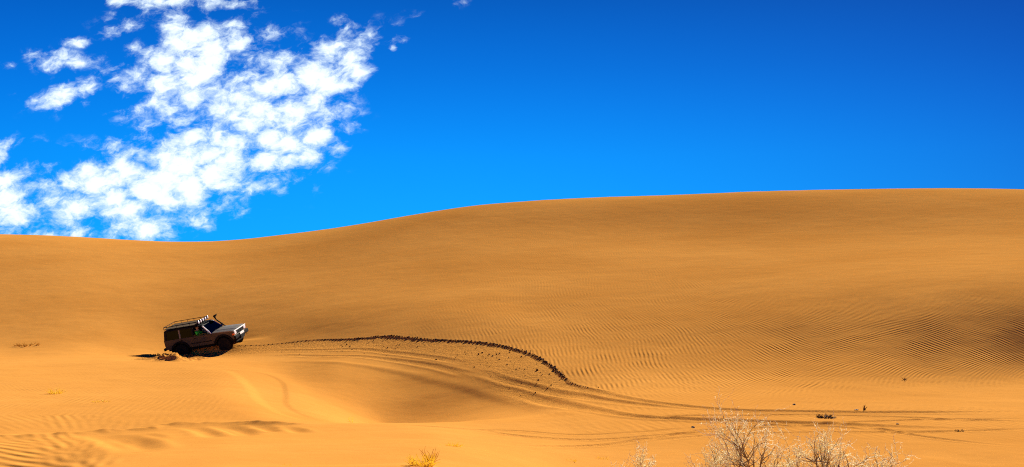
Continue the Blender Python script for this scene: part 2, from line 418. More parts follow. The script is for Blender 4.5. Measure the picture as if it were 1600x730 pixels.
# ripples mask and heading ----------------------------------------
right = np.where(PYG < 560, sst(PXG, 560, 900)[None, :], 0) + np.where(PYG >= 560, np.clip(sst(PXG[None, :] - 3.2 * np.clip(PYG - 560, 0, 60), 560, 900), 0, 1), 0)
lowr = np.exp(-((PYG - 575) / 75.0) ** 2)
RIP = right * (0.16 + 0.84 * lowr) * sst(PYG, 300, 400)
RIP = RIP * (1 - 0.75 * sst(PYG, 618, 640) * sst(PXG, 1380, 1500)[None, :])
fg = sst(DG, 10, 11) * (1 - sst(DG, 25, 26.3)) * (1 - sst(PXG, 120, 225))[None, :]
plat = (1 - sst(PXG, 300, 420))[None, :] * sst(DG, 26, 28) * (1 - sst(DG, 42, 54)) * 0.25
flatr = sst(PXG, 780, 960)[None, :] * sst(DG, 24, 27) * (1 - sst(DG, 35, 39)) * 0.4
RIP = np.maximum(np.maximum(RIP * sst(DG, 33, 37), fg * 1.0), np.maximum(plat, flatr))
# angle of the ripple-normal direction from +X
ANG = 0.05 + 0.55 * sst(PXG, 1000, 1450)[None, :] + 0.25 * fbm(XG * 0.09, DG * 0.09, 3) - 0.15 * sst(PYG, 420, 320)
ANG = np.where(DG < 30, 0.75 - 0.5 * sst(PXG, 0, 200)[None, :] + 0.10 * fbm(XG * 0.3, DG * 0.3, 2), ANG)

FRQ = np.where(DG < 35, 3.6 + 1.6 * sst(DG, 26, 35), 5.6) * (1 + 0.06 * fbm(XG * 0.1, DG * 0.1, 2))
# broad undulations so that no slope is perfectly smooth
DZ += 0.05 * fbm(XG * 0.12, DG * 0.12, 4) * sst(DG, 36, 50) * (1 - sst(DG, 75, 100))
DZ += 0.05 * fbm(XG * 0.05 + 5, DG * 0.05, 4) * sst(DG, 60, 90) * (1 - sst(DG, 90, 118))
DZ += 0.02 * fbm(XG * 0.6, DG * 0.6, 4)

# the cut bank thrown up by the car, from the flat to the car
BERM = [(372, 545), (400, 541), (440, 536), (500, 530.5), (560, 528.5), (605, 525), (650, 529), (700, 532), (760, 536), (795, 543), (815, 549), (835, 557), (855, 569), (870, 581), (890, 598), (920, 607)]
berm = smooth_line(BERM)
idx, sd, arc = line_field(berm, 3.2)
hb = 0.028 * sst(arc, 0.0, 0.3) * (1 - sst(arc, 0.93, 1.0)) + 0.012
jag = 0.16 * fbm(XG[idx] * 1.8, DG[idx] * 1.8, 3)
s2 = sd + jag
DZ[idx] += -hb * sst(s2, -0.04, 0.10) * (1 - sst(s2, 0.6, 3.1)) + 0.1 * hb * np.exp(-((s2 + 0.10) / 0.14) ** 2)
CH[idx] = np.maximum(CH[idx], sst(s2, -0.1, 0.1) * (1 - sst(s2, 1.8, 3.1)) * 0.8)
RIP[idx] *= 1 - sst(s2, -0.15, 0.1)

def rut(pl, depth=0.06, half=0.14, ridge=0.05, churn=0.4, rip=0.9, ends=0.14, side=0):
    ln = smooth_line(pl)
    idx, sd, arc = line_field(ln, half * 4 + 0.2)
    e = sst(arc, 0, ends) * (1 - sst(arc, 1 - ends, 1)) if ends else 1.0
    wob = 0.02 * fbm(XG[idx] * 0.8, DG[idx] * 0.8, 2)
    a = abs(sd + wob)
    w1 = 1.0 if side == 0 else np.where(sd * side > 0, 1.0, 0.25)
    DZ[idx] += 0.28 * e * (-depth * np.exp(-(a / half) ** 4) + w1 * ridge * np.exp(-((a - half * 1.7) / (half * 0.55)) ** 2))
    CH[idx] = np.maximum(CH[idx], e * churn * np.exp(-(a / (half * 1.6)) ** 2))
    RIP[idx] *= 1 - e * rip * np.exp(-(a / (half * 2.4)) ** 4)
# wheel ruts up the bank and over the flat
rut([(850, 592), (880, 601), (920, 611), (980, 624), (1050, 633), (1150, 641.5), (1260, 644), (1400, 645), (1500, 645), (1640, 644)], 0.11, 0.22, 0.08, ends=0.2)
rut([(720, 577), (780, 592), (850, 610), (930, 624), (1000, 633), (1080, 639), (1180, 643)], 0.12, 0.24, 0.08, ends=0.3)
rut([(780, 608), (830, 621), (880, 634), (960, 647), (1060, 655), (1150, 658), (1280, 663), (1400, 668), (1500, 671), (1640, 678)], 0.14, 0.26, 0.10, ends=0.25)
rut([(1000, 651), (1100, 650), (1250, 649), (1400, 652), (1500, 657), (1640, 660)], 0.05, 0.14, 0.04)
rut([(730, 668), (800, 680), (880, 686), (960, 686), (1040, 680), (1150, 672), (1300, 662), (1450, 656), (1640, 655)], 0.045, 0.12, 0.035)
rut([(800, 697), (900, 698), (960, 694), (1040, 682), (1130, 670), (1250, 664), (1360, 670), (1450, 684), (1540, 694), (1640, 701)], 0.05, 0.12, 0.04)
rut([(1010, 690), (1130, 680), (1250, 676), (1400, 676), (1520, 674), (1640, 670)], 0.035, 0.11, 0.03)
rut([(620, 664), (700, 668), (780, 673), (880, 679), (980, 677), (1100, 667)], 0.03, 0.11, 0.025, 0.2)
# edge of the hollow, a low lip with a slip face towards the camera
LIP = [(385, 566), (420, 565), (470, 564.5), (530, 567), (600, 576), (650, 586), (700, 599), (760, 616), (800, 627), (840, 637), (885, 646), (940, 654)]
lip = smooth_line(LIP)
idx, sd, arc = line_field(lip, 2.6)
e = sst(arc, 0.0, 0.2) * (1 - sst(arc, 0.9, 1.0))
s2 = sd + 0.1 * fbm(XG[idx] * 0.7, DG[idx] * 0.7, 3)
DZ[idx] += e * (0.03 * np.exp(-(s2 / 0.35) ** 2) - 0.012 * sst(s2, 0.0, 0.5) * (1 - sst(s2, 1.0, 2.6)))
rut([(395, 556), (450, 555), (520, 556), (600, 561), (680, 573), (740, 588)], 0.05, 0.2, 0.05, 0.3)
rut([(395, 549), (450, 547), (520, 546), (600, 549), (680, 559), (740, 570)], 0.06, 0.2, 0.05, 0.5)
def edge(pl, drop, run, tail, ridge=0.0, wob=0.05):
    idx, sd, arc = line_field(smooth_line(pl), tail)
    e = np.sin(np.pi * np.clip(arc, 0, 1)) ** 0.6
    q = sd + wob * fbm(XG[idx] * 0.9, DG[idx] * 0.9, 3)
    DZ[idx] += e * (-drop * sst(-q, -run, run) * (1 - sst(-q, run, tail)) + ridge * np.exp(-(q / (run * 0.8)) ** 2))
edge([(352, 578), (378, 592), (396, 611), (410, 629), (434, 644), (462, 653), (490, 658)], 0.08, 0.3, 2.2)
edge([(395, 581), (420, 587), (438, 596), (446, 608), (447, 619), (448, 630), (460, 641), (485, 652), (515, 659)], -0.042, 0.14, 1.2)
# scoop and notches of the near crest
def bowl(pl, depth, w, soft=2.0, lipamp=0.3):
    ln = smooth_line(pl, 0.1); w *= 1.6
    idx, sd, arc = line_field(ln, w * 3)
    e = np.sin(np.pi * np.clip(arc, 0.02, 0.98)) ** 0.7
    a = sd / w
    DZ[idx] += 0.8 * depth * e * (-np.exp(-abs(a) ** soft) + lipamp * np.exp(-((a + 1.5) / 0.6) ** 2) + lipamp * np.exp(-((a - 1.5) / 0.6) ** 2))
    RIP[idx] *= 1 - np.exp(-abs(a / 1.6) ** 2)
bowl([(150, 681), (180, 687), (205, 697), (222, 706)], 0.09, 0.22, 2.2, 0.35)
bowl([(190, 682), (215, 688), (232, 695), (240, 703)], 0.045, 0.15, 2.2, 0.5)
bowl([(205, 680), (228, 683), (238, 690)], 0.04, 0.16, 2.2, 0.4)
bowl([(300, 668), (318, 673), (340, 683)], 0.07, 0.16, 2.2, 0.3)
bowl([(345, 667), (362, 672), (385, 681)], 0.08, 0.16, 2.2, 0.3)
bowl([(362, 667), (382, 671), (400, 678)], 0.06, 0.12, 2.2, 0.3)
bowl([(405, 667), (418, 670), (430, 675)], 0.06, 0.13, 2.2, 0.3)
bowl([(445, 668), (462, 672), (474, 677)], 0.05, 0.12, 2.2, 0.3)
NCR = [(-60, 690), (0, 683), (60, 681), (120, 679), (180, 675), (230, 671), (262, 666), (300, 664), (360, 663), (420, 664), (470, 664)]
idx, sd, arc = line_field(smooth_line(NCR), 1.6)
DZ[idx] += 0.09 * np.exp(-abs(sd / 0.28) ** 1.4) * (0.8 + 0.9 * fbm(XG[idx] * 1.5, DG[idx] * 1.5, 3))
# churned heap and wheel trough behind and under the car
for (p, r, hgt, rad) in [(236, 562, 0.10, 0.7), (254, 563, 0.16, 0.6), (272, 564, 0.22, 0.7), (288, 563, 0.18, 0.7), (306, 561, 0.08, 0.7)]:
    c = ground(p, r)
    d2 = ((XG - c.x) / rad) ** 2 + ((DG - c.y) / (rad * 1.1)) ** 2
    k = np.where(d2 < 9)
    nzv = fbm(XG[k] * 2.2, DG[k] * 2.2, 4)
    DZ[k] += hgt * np.exp(-d2[k]) * (1 + 1.6 * nzv)
    CH[k] = np.maximum(CH[k], np.exp(-d2[k] * 0.7))
ZG = ZG + DZ

def build_sheet():
    rows, cols = len(LD), len(PXG)
    th_in = np.arctan((PXG - 800) / F)
    # close the sheet round the back of the viewpoint with coarse bearings
    nb = 40
    th_r = np.linspace(th_in[-1], th_in[0] + 2 * math.pi, nb + 2)[1:-1]
    mid = (th_r - th_in[-1]) / (th_in[0] + 2 * math.pi - th_in[-1])
    tot = cols + nb
    X = np.empty((rows, tot)); Y = np.empty((rows, tot)); Z = np.empty((rows, tot))
    X[:, :cols] = XG; Y[:, :cols] = DG; Z[:, :cols] = ZG
    wr = 1 - sst(mid, 0, 0.35); wl = sst(mid, 0.65, 1.0)
    c0 = math.cos(th_in[-1])
    rad = np.exp(LD)[:, None] / c0
    X[:, cols:] = rad * np.sin(th_r)[None, :]; Y[:, cols:] = rad * np.cos(th_r)[None, :]
    back = 0.05 + 0.4 * np.sin(th_r * 3)[None, :] * np.clip(LD - 2, 0, 3)[:, None]
    Z[:, cols:] = ZG[:, -1:] * wr + ZG[:, :1] * wl + (1 - wr - wl) * back
    co = np.stack([X, Y, Z], 2).reshape(-1, 3).astype(np.float32)
    i, j = np.meshgrid(np.arange(rows - 1), np.arange(tot), indexing='ij')
    jn = (j + 1) % tot
    quads = np.stack([i * tot + j, i * tot + jn, (i + 1) * tot + jn, (i + 1) * tot + j], 2).reshape(-1, 4).astype(np.int32)
    centre = len(co)
    co = np.concatenate([co, [[0, 0, 0.05]]]).astype(np.float32)
    me = bpy.data.meshes.new('terrain')
    nt = tot
    fan = np.stack([np.full(nt, centre), (np.arange(nt) + 1) % nt, np.arange(nt)], 1).astype(np.int32)
    nv, nq = len(co), len(quads)
    me.vertices.add(nv); me.vertices.foreach_set('co', co.ravel())
    loops = np.concatenate([quads.ravel(), fan.ravel()])
    me.loops.add(len(loops)); me.loops.foreach_set('vertex_index', loops)
    me.polygons.add(nq + nt)
    me.polygons.foreach_set('loop_start', np.concatenate([np.arange(nq) * 4, nq * 4 + np.arange(nt) * 3]).astype(np.int32))
    me.update(calc_edges=True)
    me.polygons.foreach_set('use_smooth', np.ones(nq + nt, bool))
    for nm, arr in (('ripple', RIP), ('ripple_angle', ANG), ('churn', CH), ('ripple_frequency', FRQ)):
        full = np.zeros((rows, tot), np.float32)
        full[:, :cols] = arr
        full[:, cols:] = arr[:, -1:] * wr + arr[:, :1] * wl
        at = me.attributes.new(nm, 'FLOAT', 'POINT')
        at.data.foreach_set('value', np.concatenate([full.ravel(), [0]]).astype(np.float32))
    me.materials.append(M_SAND)
    o = bpy.data.objects.new('terrain', me)
    o['kind'] = 'structure'
    C.objects.link(o)
    return o
build_sheet()

# ------------------------------------------------------------------ object helpers
def link(name, bm_or_me, mat, parent=None, smooth=False, label=None):
    if isinstance(bm_or_me, bmesh.types.BMesh):
        me = bpy.data.meshes.new(name)
        bmesh.ops.recalc_face_normals(bm_or_me, faces=bm_or_me.faces)
        bm_or_me.to_mesh(me); bm_or_me.free()
    else:
        me = bm_or_me
    for m in (mat if isinstance(mat, (list, tuple)) else [mat]):
        me.materials.append(m)
    if smooth:
        me.polygons.foreach_set('use_smooth', [True] * len(me.polygons))
    o = bpy.data.objects.new(name, me)
    C.objects.link(o)
    if parent: o.parent = parent
    if label: o['label'] = label
    return o
def tag(o, label, cat, group=None, kind=None):
    if label: o['label'] = label
    if cat: o['category'] = cat
    if group: o['group'] = group
    if kind: o['kind'] = kind
    return o
def empty(name, mat=None, loc=None):
    o = bpy.data.objects.new(name, None)
    o.empty_display_size = 0.2
    C.objects.link(o)
    if mat is not None: o.matrix_world = mat
    if loc is not None: o.location = loc
    return o
def B(): return bmesh.new()
def hexa(bm, p, bev=0.0, seg=2):
    """eight corners: bottom four then top four"""
    v = [bm.verts.new(q) for q in p]
    fs = [bm.faces.new([v[i] for i in f]) for f in ((3, 2, 1, 0), (4, 5, 6, 7), (0, 1, 5, 4), (1, 2, 6, 5), (2, 3, 7, 6), (3, 0, 4, 7))]
    if bev:
        es = list({e for f in fs for e in f.edges})
        bmesh.ops.bevel(bm, geom=es, offset=bev, segments=seg, affect='EDGES', profile=0.5)
    return v
def box(bm, x0, x1, y0, y1, z0, z1, bev=0.0, seg=2):
    return hexa(bm, [(x0, y0, z0), (x1, y0, z0), (x1, y1, z0), (x0, y1, z0), (x0, y0, z1), (x1, y0, z1), (x1, y1, z1), (x0, y1, z1)], bev, seg)
def tube(bm, pts, r, n=8, r2=None):
    """swept tube through points, radius r (to r2)"""
    pts = [Vector(p) for p in pts]
    rings = []
    up = Vector((0.123, 0.31, 0.94))
    for i, p in enumerate(pts):
        d = (pts[min(i + 1, len(pts) - 1)] - pts[max(i - 1, 0)]).normalized()
        a = d.cross(up)
        if a.length < 1e-3: a = d.cross(Vector((1, 0, 0)))
        a.normalize(); b = d.cross(a)
        rr = r if r2 is None else r + (r2 - r) * i / (len(pts) - 1)
        rings.append([bm.verts.new(p + (a * math.cos(2 * math.pi * k / n) + b * math.sin(2 * math.pi * k / n)) * rr) for k in range(n)])
    for q, w in zip(rings, rings[1:]):
        for k in range(n):
            bm.faces.new((q[k], q[(k + 1) % n], w[(k + 1) % n], w[k]))
    bm.faces.new(rings[0][::-1]); bm.faces.new(rings[-1])
def lathe(bm, prof, cx, cy, cz, n=32, axis='y'):
    """profile (offset along axis, radius) revolved about an axis through the centre"""
    rings = []
    for (u, r) in prof:
        ring = []
        for k in range(n):
            a = 2 * math.pi * k / n
            if axis == 'y': q = (cx + r * math.cos(a), cy + u, cz + r * math.sin(a))
            else: q = (cx + u, cy + r * math.cos(a), cz + r * math.sin(a))
            ring.append(bm.verts.new(q))
        rings.append(ring)
    for q, w in zip(rings, rings[1:]):
        for k in range(n):
            bm.faces.new((q[k], q[(k + 1) % n], w[(k + 1) % n], w[k]))
    bm.faces.new(rings[0][::-1]); bm.faces.new(rings[-1])
def plate(bm, prof, y0, y1, bev=0.0):
    """polygon in (x, z) extruded from y0 to y1"""
    a = [bm.verts.new((x, y0, z)) for x, z in prof]
    b = [bm.verts.new((x, y1, z)) for x, z in prof]
    n = len(prof)
    f1 = bm.faces.new(a); f2 = bm.faces.new(b[::-1])
    for i in range(n):
        bm.faces.new((a[i], b[i], b[(i + 1) % n], a[(i + 1) % n]))
    if bev:
        bmesh.ops.bevel(bm, geom=list(set(f1.edges) | set(f2.edges)), offset=bev, segments=2, affect='EDGES')

# ------------------------------------------------------------------ the car
M_PAINT = pmat('silver_paint', (0.20, 0.18, 0.135), 0.5, 0.0, 0.08, 3.0, spec=0.12, dirt=0.25)
M_SHADE_SIDE = pmat('shade_darkened_side', (0.085, 0.064, 0.038), 0.5, 0.0, 0.1, 3.0, spec=0.08, dirt=0.15)  # body colour darkened to imitate shade on the car's flanks
M_BLACKP = pmat('black_paint', (0.012, 0.012, 0.012), 0.6, 0, 0.1, 4.0, spec=0.04, dirt=0.04)
M_TRIM = pmat('black_plastic', (0.012, 0.012, 0.012), 0.85, 0, 0.15, 20.0, spec=0.02, dirt=0.02)
M_RUB = pmat('tyre_rubber', (0.014, 0.013, 0.012), 0.95, 0, 0.2, 15.0, spec=0.0, dirt=0.03)
M_STEEL = pmat('black_steel', (0.016, 0.015, 0.014), 0.8, 0.0, 0.2, 15.0, spec=0.03)
M_RIM = pmat('dark_alloy', (0.12, 0.12, 0.12), 0.45, 0.8, 0.15, 12.0, dirt=0.2)
M_WHITE = pmat('white_paint', (0.80, 0.80, 0.78), 0.4, 0, 0.05, 6.0, coat=0.3)
M_LAMP = pmat('lamp_lens', (0.86, 0.87, 0.88), 0.12, 0.0, 0.03, 30.0, spec=0.8, coat=1.0)
M_CHROME = pmat('chrome', (0.75, 0.76, 0.78), 0.15, 1.0, 0.05, 10.0)
M_AMBER = pmat('amber_lens', (0.85, 0.16, 0.02), 0.2, 0, 0.1, 30.0, coat=0.8)
M_RED = pmat('red_lens', (0.5, 0.02, 0.015), 0.2, 0, 0.1, 30.0, coat=0.8)
M_GLASS = glass_mat('clear_glass', (0.66, 0.72, 0.68), (0.6, 0.7, 0.8))
M_TINT = glass_mat('tinted_glass', (0.02, 0.022, 0.025), (0.6, 0.7, 0.8))
M_TINT2 = glass_mat('front_door_glass', (0.72, 0.76, 0.73), (0.6, 0.7, 0.8))
M_SEAT = pmat('dark_upholstery', (0.03, 0.03, 0.032), 0.85, 0, 0.2, 25.0)
M_MESHF = pmat('rack_floor', (0.11, 0.08, 0.045), 0.9, 0.0, 0.2, 14.0, spec=0.02, dirt=0.3)
M_DECAL = pmat('emblem_print', (0.03, 0.028, 0.028), 0.6, 0, 0.1, 20.0)

car = empty('offroad_car', CAR_M)
tag(car, 'silver off-road car with black roof and roof rack, tilted nose-up on the dune', 'car')
def arch(cx, cz, r, z, n=9, rev=False):
    a0 = math.asin((z - cz) / r)
    pts_ = [(cx + r * math.cos(a), cz + r * math.sin(a)) for a in np.linspace(math.pi - a0, a0, n)]
    return pts_[::-1] if rev else pts_
WR = 0.40
HW = 0.80
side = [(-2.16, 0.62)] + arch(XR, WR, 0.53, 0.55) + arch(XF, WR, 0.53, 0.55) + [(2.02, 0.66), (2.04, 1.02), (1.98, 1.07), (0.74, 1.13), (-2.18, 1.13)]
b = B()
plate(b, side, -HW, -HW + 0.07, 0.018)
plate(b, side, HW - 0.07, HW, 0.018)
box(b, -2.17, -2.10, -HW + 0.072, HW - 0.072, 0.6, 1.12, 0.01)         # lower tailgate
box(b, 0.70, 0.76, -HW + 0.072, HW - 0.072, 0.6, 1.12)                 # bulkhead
link('body', b, M_SHADE_SIDE, car)
b = B(); box(b, 1.94, 2.02, -HW + 0.072, HW - 0.072, 0.66, 1.02, 0.01)
link('front_panel', b, M_PAINT, car)
b = B()
box(b, -2.05, 1.93, -0.50, 0.50, 0.36, 0.60, 0.03)
box(b, -2.05, 0.69, -HW + 0.075, HW - 0.075, 0.50, 0.57)
box(b, -0.72, 0.80, -HW - 0.05, -HW + 0.02, 0.42, 0.50, 0.02)          # rock slider
box(b, -0.72, 0.80, HW - 0.02, HW + 0.05, 0.42, 0.50, 0.02)
for x in (XF, XR):
    tube(b, [(x, -0.62, WR), (x, 0.62, WR)], 0.07, 10)
    box(b, x - 0.14, x + 0.14, -0.14, 0.16, WR - 0.13, WR + 0.13, 0.04)
link('chassis', b, M_TRIM, car)
for sy in (-1, 1):
    for cx in (XF, XR):
        b = B()
        y0, y1 = sorted((sy * 0.52, sy * (HW - 0.072)))
        o_ = arch(cx, WR, 0.56, 0.42, 12); i_ = arch(cx, WR, 0.50, 0.42, 12, True)
        plate(b, o_ + i_, y0, y1)
        plate(b, arch(cx, WR, 0.55, 0.42, 12), *sorted((sy * 0.50, sy * 0.518)))
        link('wheel_liner', b, M_TRIM, car)
# arch flares
for sy in (-1, 1):
    for cx in (XF, XR):
        b = B()
        o_ = arch(cx, WR, 0.60, 0.56, 12); i_ = arch(cx, WR, 0.528, 0.56, 12, True)
        y0, y1 = sorted((sy * (HW + 0.003), sy * (HW + 0.075)))
        plate(b, o_ + i_, y0, y1, 0.012)
        link('wheel_arch', b, M_TRIM, car)
# bonnet
b = B()
nx, ny = 9, 11
gv = []
for i in range(nx):
    x = 0.76 + (2.05 - 0.76) * i / (nx - 1)
    row = []
    for j in range(ny):
        y = -0.785 + 1.57 * j / (ny - 1)
        z = 1.150 - 0.055 * (i / (nx - 1)) ** 1.6 + 0.028 * (1 - (abs(y) / 0.785) ** 3)
        if abs(y) < 0.42 and i > 0: z += 0.016
        if i == nx - 1: z -= 0.03
        row.append(b.verts.new((x, y, z)))
    gv.append(row)
for i in range(nx - 1):
    for j in range(ny - 1):
        b.faces.new((gv[i][j], gv[i + 1][j], gv[i + 1][j + 1], gv[i][j + 1]))
ex = bmesh.ops.extrude_face_region(b, geom=list(b.faces))
for v in ex['geom']:
    if isinstance(v, bmesh.types.BMVert): v.co.z -= 0.045
hood = link('bonnet', b, M_PAINT, car)
b = B()
box(b, 2.052, 2.064, -0.77, 0.77, 1.035, 1.088, 0.005)
link('bonnet_lip', b, M_WHITE, car)
# grille and lamps
b = B()
box(b, 2.022, 2.036, -0.46, 0.46, 0.84, 1.02, 0.004)
gr = link('grille', b, M_TRIM, car)
for k in range(5):
    z = 0.862 + 0.033 * k
    b = B(); box(b, 2.037, 2.048, -0.45, 0.45, z, z + 0.010, 0.002)
    link('grille_bar', b, M_STEEL, gr)
for y in (-0.155, 0.155):
    b = B(); box(b, 2.037, 2.050, y - 0.02, y + 0.02, 0.845, 1.015, 0.002)
    link('grille_bar', b, M_STEEL, gr)
for y in (-0.60, 0.60):
    b = B()
    box(b, 2.022, 2.060, y - 0.125, y + 0.125, 0.86, 1.02, 0.02)
    hl = link('headlight', b, M_LAMP, car)
    b = B()
    box(b, 2.022, 2.034, y - 0.155, y + 0.155, 0.83, 1.03, 0.006)
    link('bezel', b, M_CHROME, hl)
    b = B()
    yo = y + math.copysign(0.185, y)
    hexa(b, [(1.93, yo - .035, .845), (2.052, yo - .025, .845), (2.052, yo + .025, .845), (1.93, yo + .035, .845),
             (1.93, yo - .035, .945), (2.052, yo - .025, .945), (2.052, yo + .025, .945), (1.93, yo + .035, .945)], 0.012)
    link('turn_signal', b, M_AMBER, car)
b = B()
box(b, 2.023, 2.13, -0.86, 0.86, 0.60, 0.80, 0.035, 3)
box(b, 2.10, 2.16, -0.30, 0.30, 0.58, 0.70, 0.02)
for y in (-0.42, 0.42):
    tube(b, [(2.12, y, 0.55), (2.20, y, 0.55), (2.20, y, 0.66), (2.12, y, 0.66)], 0.018, 6)
link('front_bumper', b, M_TRIM, car)
b = B()
box(b, 2.135, 2.147, -0.26, 0.26, 0.725, 0.845, 0.004)
link('number_plate', b, M_WHITE, car)
b = B()
box(b, -2.29, -2.185, -0.84, 0.84, 0.56, 0.72, 0.03)
link('rear_bumper', b, M_TRIM, car)
for y in (-0.66, 0.66):
    b = B()
    box(b, -2.20, -2.172, y - 0.10, y + 0.10, 0.80, 1.02, 0.01)
    link('tail_light', b, M_RED, car)
# greenhouse: belt at z=BZ (half width BW), roof edge at z=RZ (half width RW)
BZ, RZ, BW, RW = 1.132, 1.60, 0.79, 0.69
def gp(x, z, s, off=0.0):
    f = (z - BZ) / (RZ - BZ)
    return (x, s * (BW + (RW - BW) * f + off), z)
def pillar(bm, xb0, xb1, xt0, xt1, s, th=0.055):
    lo = [gp(xb0, BZ, s), gp(xb1, BZ, s)]; hi = [gp(xt0, RZ, s), gp(xt1, RZ, s)]
    inn = lambda p: (p[0], p[1] - s * th, p[2])
    hexa(bm, [lo[0], lo[1], inn(lo[1]), inn(lo[0]), hi[0], hi[1], inn(hi[1]), inn(hi[0])], 0.008, 1)
for s_ in (-1, 1):
    for (xb0, xb1, xt0, xt1, m) in ((0.66, 0.75, 0.22, 0.29, M_WHITE), (-0.44, -0.36, -0.46, -0.38, M_BLACKP),  # front pillars coloured white to imitate a sunlit edge
                                    (-1.22, -1.13, -1.24, -1.15, M_PAINT), (-2.16, -2.00, -2.10, -1.96, M_BLACKP)):
        b = B(); pillar(b, xb0, xb1, xt0, xt1, s_)
        link('pillar', b, m, car)
    b = B()
    def pane(bm, xb0, xb1, xt0, xt1, s, th=0.006, ins=0.022, z1=RZ - 0.004):
        z0 = BZ + 0.006
        q = [gp(xb0, z0, s, -ins), gp(xb1, z0, s, -ins), gp(xb1, z0, s, -ins - th), gp(xb0, z0, s, -ins - th),
             gp(xt0, z1, s, -ins), gp(xt1, z1, s, -ins), gp(xt1, z1, s, -ins - th), gp(xt0, z1, s, -ins - th)]
        hexa(bm, q)
    (pane(b, -0.355, 0.655, -0.375, 0.215, s_) if s_ > 0 else pane(b, -0.355, 0.655, -0.36, 0.56, s_, z1=BZ + 0.10))
    link('front_side_window', b, M_TINT2 if s_ < 0 else M_TINT, car)
    b = B(); pane(b, -1.125, -0.445, -1.145, -0.465, s_)
    link('rear_side_window', b, M_TINT, car)
    b = B(); pane(b, -1.995, -1.225, -1.955, -1.245, s_)
    link('quarter_window', b, M_TINT, car)
b = B()
hexa(b, [(-2.12, -RW, RZ + .003), (0.27, -RW, RZ + .003), (0.27, RW, RZ + .003), (-2.12, RW, RZ + .003),
         (-2.08, -RW + .06, RZ + .065), (0.20, -RW + .06, RZ + .065), (0.20, RW - .06, RZ + .065), (-2.08, RW - .06, RZ + .065)], 0.02, 3)
link('roof', b, M_BLACKP, car)
b = B()
hexa(b, [(0.745, -BW + .06, BZ + .02), (0.755, -BW + .06, BZ + .02), (0.755, BW - .06, BZ + .02), (0.745, BW - .06, BZ + .02),
         (0.272, -RW + .06, RZ - .004), (0.282, -RW + .06, RZ - .004), (0.282, RW - .06, RZ - .004), (0.272, RW - .06, RZ - .004)])
ws = link('windscreen', b, M_GLASS, car)
for y in (-0.35, 0.2):
    b = B(); tube(b, [(0.772, y, BZ + 0.03), (0.70, y + 0.28, BZ + 0.09)], 0.008, 6)
    link('wiper', b, M_TRIM, ws)
b = B()
hexa(b, [(-2.152, -BW + .06, BZ + .004), (-2.144, -BW + .06, BZ + .004), (-2.144, BW - .06, BZ + .004), (-2.152, BW - .06, BZ + .004),
         (-2.092, -RW + .06, RZ - .004), (-2.084, -RW + .06, RZ - .004), (-2.084, RW - .06, RZ - .004), (-2.092, RW - .06, RZ - .004)])
link('rear_window', b, M_TINT, car)
# doors: panels standing proud of the side, handles, emblem
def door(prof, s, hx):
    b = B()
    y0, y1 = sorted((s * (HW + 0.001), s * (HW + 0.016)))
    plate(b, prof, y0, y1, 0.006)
    d = link('door', b, M_SHADE_SIDE, car)
    b = B()
    y0, y1 = sorted((s * (HW + 0.0165), s * (HW + 0.04)))
    box(b, hx - 0.09, hx + 0.03, y0, y1, 1.015, 1.045, 0.006)
    link('handle', b, M_TRIM, d)
    b = B()
    xs = [p[0] for p in prof]
    y0, y1 = sorted((s * (HW + 0.0165), s * (HW + 0.034)))
    box(b, max(min(xs), -0.66) + 0.05, max(xs) - 0.04, y0, y1, 0.73, 0.775, 0.006)
    link('rub_strip', b, M_TRIM, d)
    return d
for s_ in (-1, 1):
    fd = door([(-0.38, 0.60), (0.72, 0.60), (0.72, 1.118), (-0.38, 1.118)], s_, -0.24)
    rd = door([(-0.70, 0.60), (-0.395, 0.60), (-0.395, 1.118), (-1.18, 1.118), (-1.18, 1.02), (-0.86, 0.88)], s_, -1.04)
    if s_ == -1:
        # dark round emblem: bearded skull-like badge over crossed bars
        b = B()
        y = -(HW + 0.0165)
        def disc(cx, cz, rx, rz, dep, n=20):
            plate(b, [(cx + rx * math.cos(2 * math.pi * k / n), cz + rz * math.sin(2 * math.pi * k / n)) for k in range(n)], y - dep, y)
        def bar(x0, z0, x1, z1, w, dep):
            dx_, dz2 = x1 - x0, z1 - z0; L_ = math.hypot(dx_, dz2); px_, pz_ = -dz2 / L_ * w, dx_ / L_ * w
            plate(b, [(x0 + px_, z0 + pz_), (x1 + px_, z1 + pz_), (x1 - px_, z1 - pz_), (x0 - px_, z0 - pz_)], y - dep, y)
        disc(0.24, 0.965, 0.085, 0.075, 0.003)
        disc(0.24, 0.885, 0.05, 0.045, 0.0045)
        bar(0.05, 0.985, 0.17, 0.965, 0.016, 0.0025); bar(0.31, 0.965, 0.43, 0.985, 0.016, 0.0025)
        bar(0.08, 0.815, 0.40, 0.83, 0.018, 0.0035); bar(0.10, 0.93, 0.18, 0.86, 0.012, 0.005); bar(0.38, 0.93, 0.30, 0.86, 0.012, 0.005)
        link('emblem', b, M_DECAL, fd)
    # mirror
    b = B()
    y0, y1 = sorted((s_ * 0.85, s_ * 1.02))
    box(b, 0.55, 0.63, y0, y1, 1.16, 1.30, 0.02)
    tube(b, [(0.62, s_ * 0.79, 1.16), (0.60, s_ * 0.88, 1.20)], 0.02, 6)
    link('side_mirror', b, M_TRIM, car)
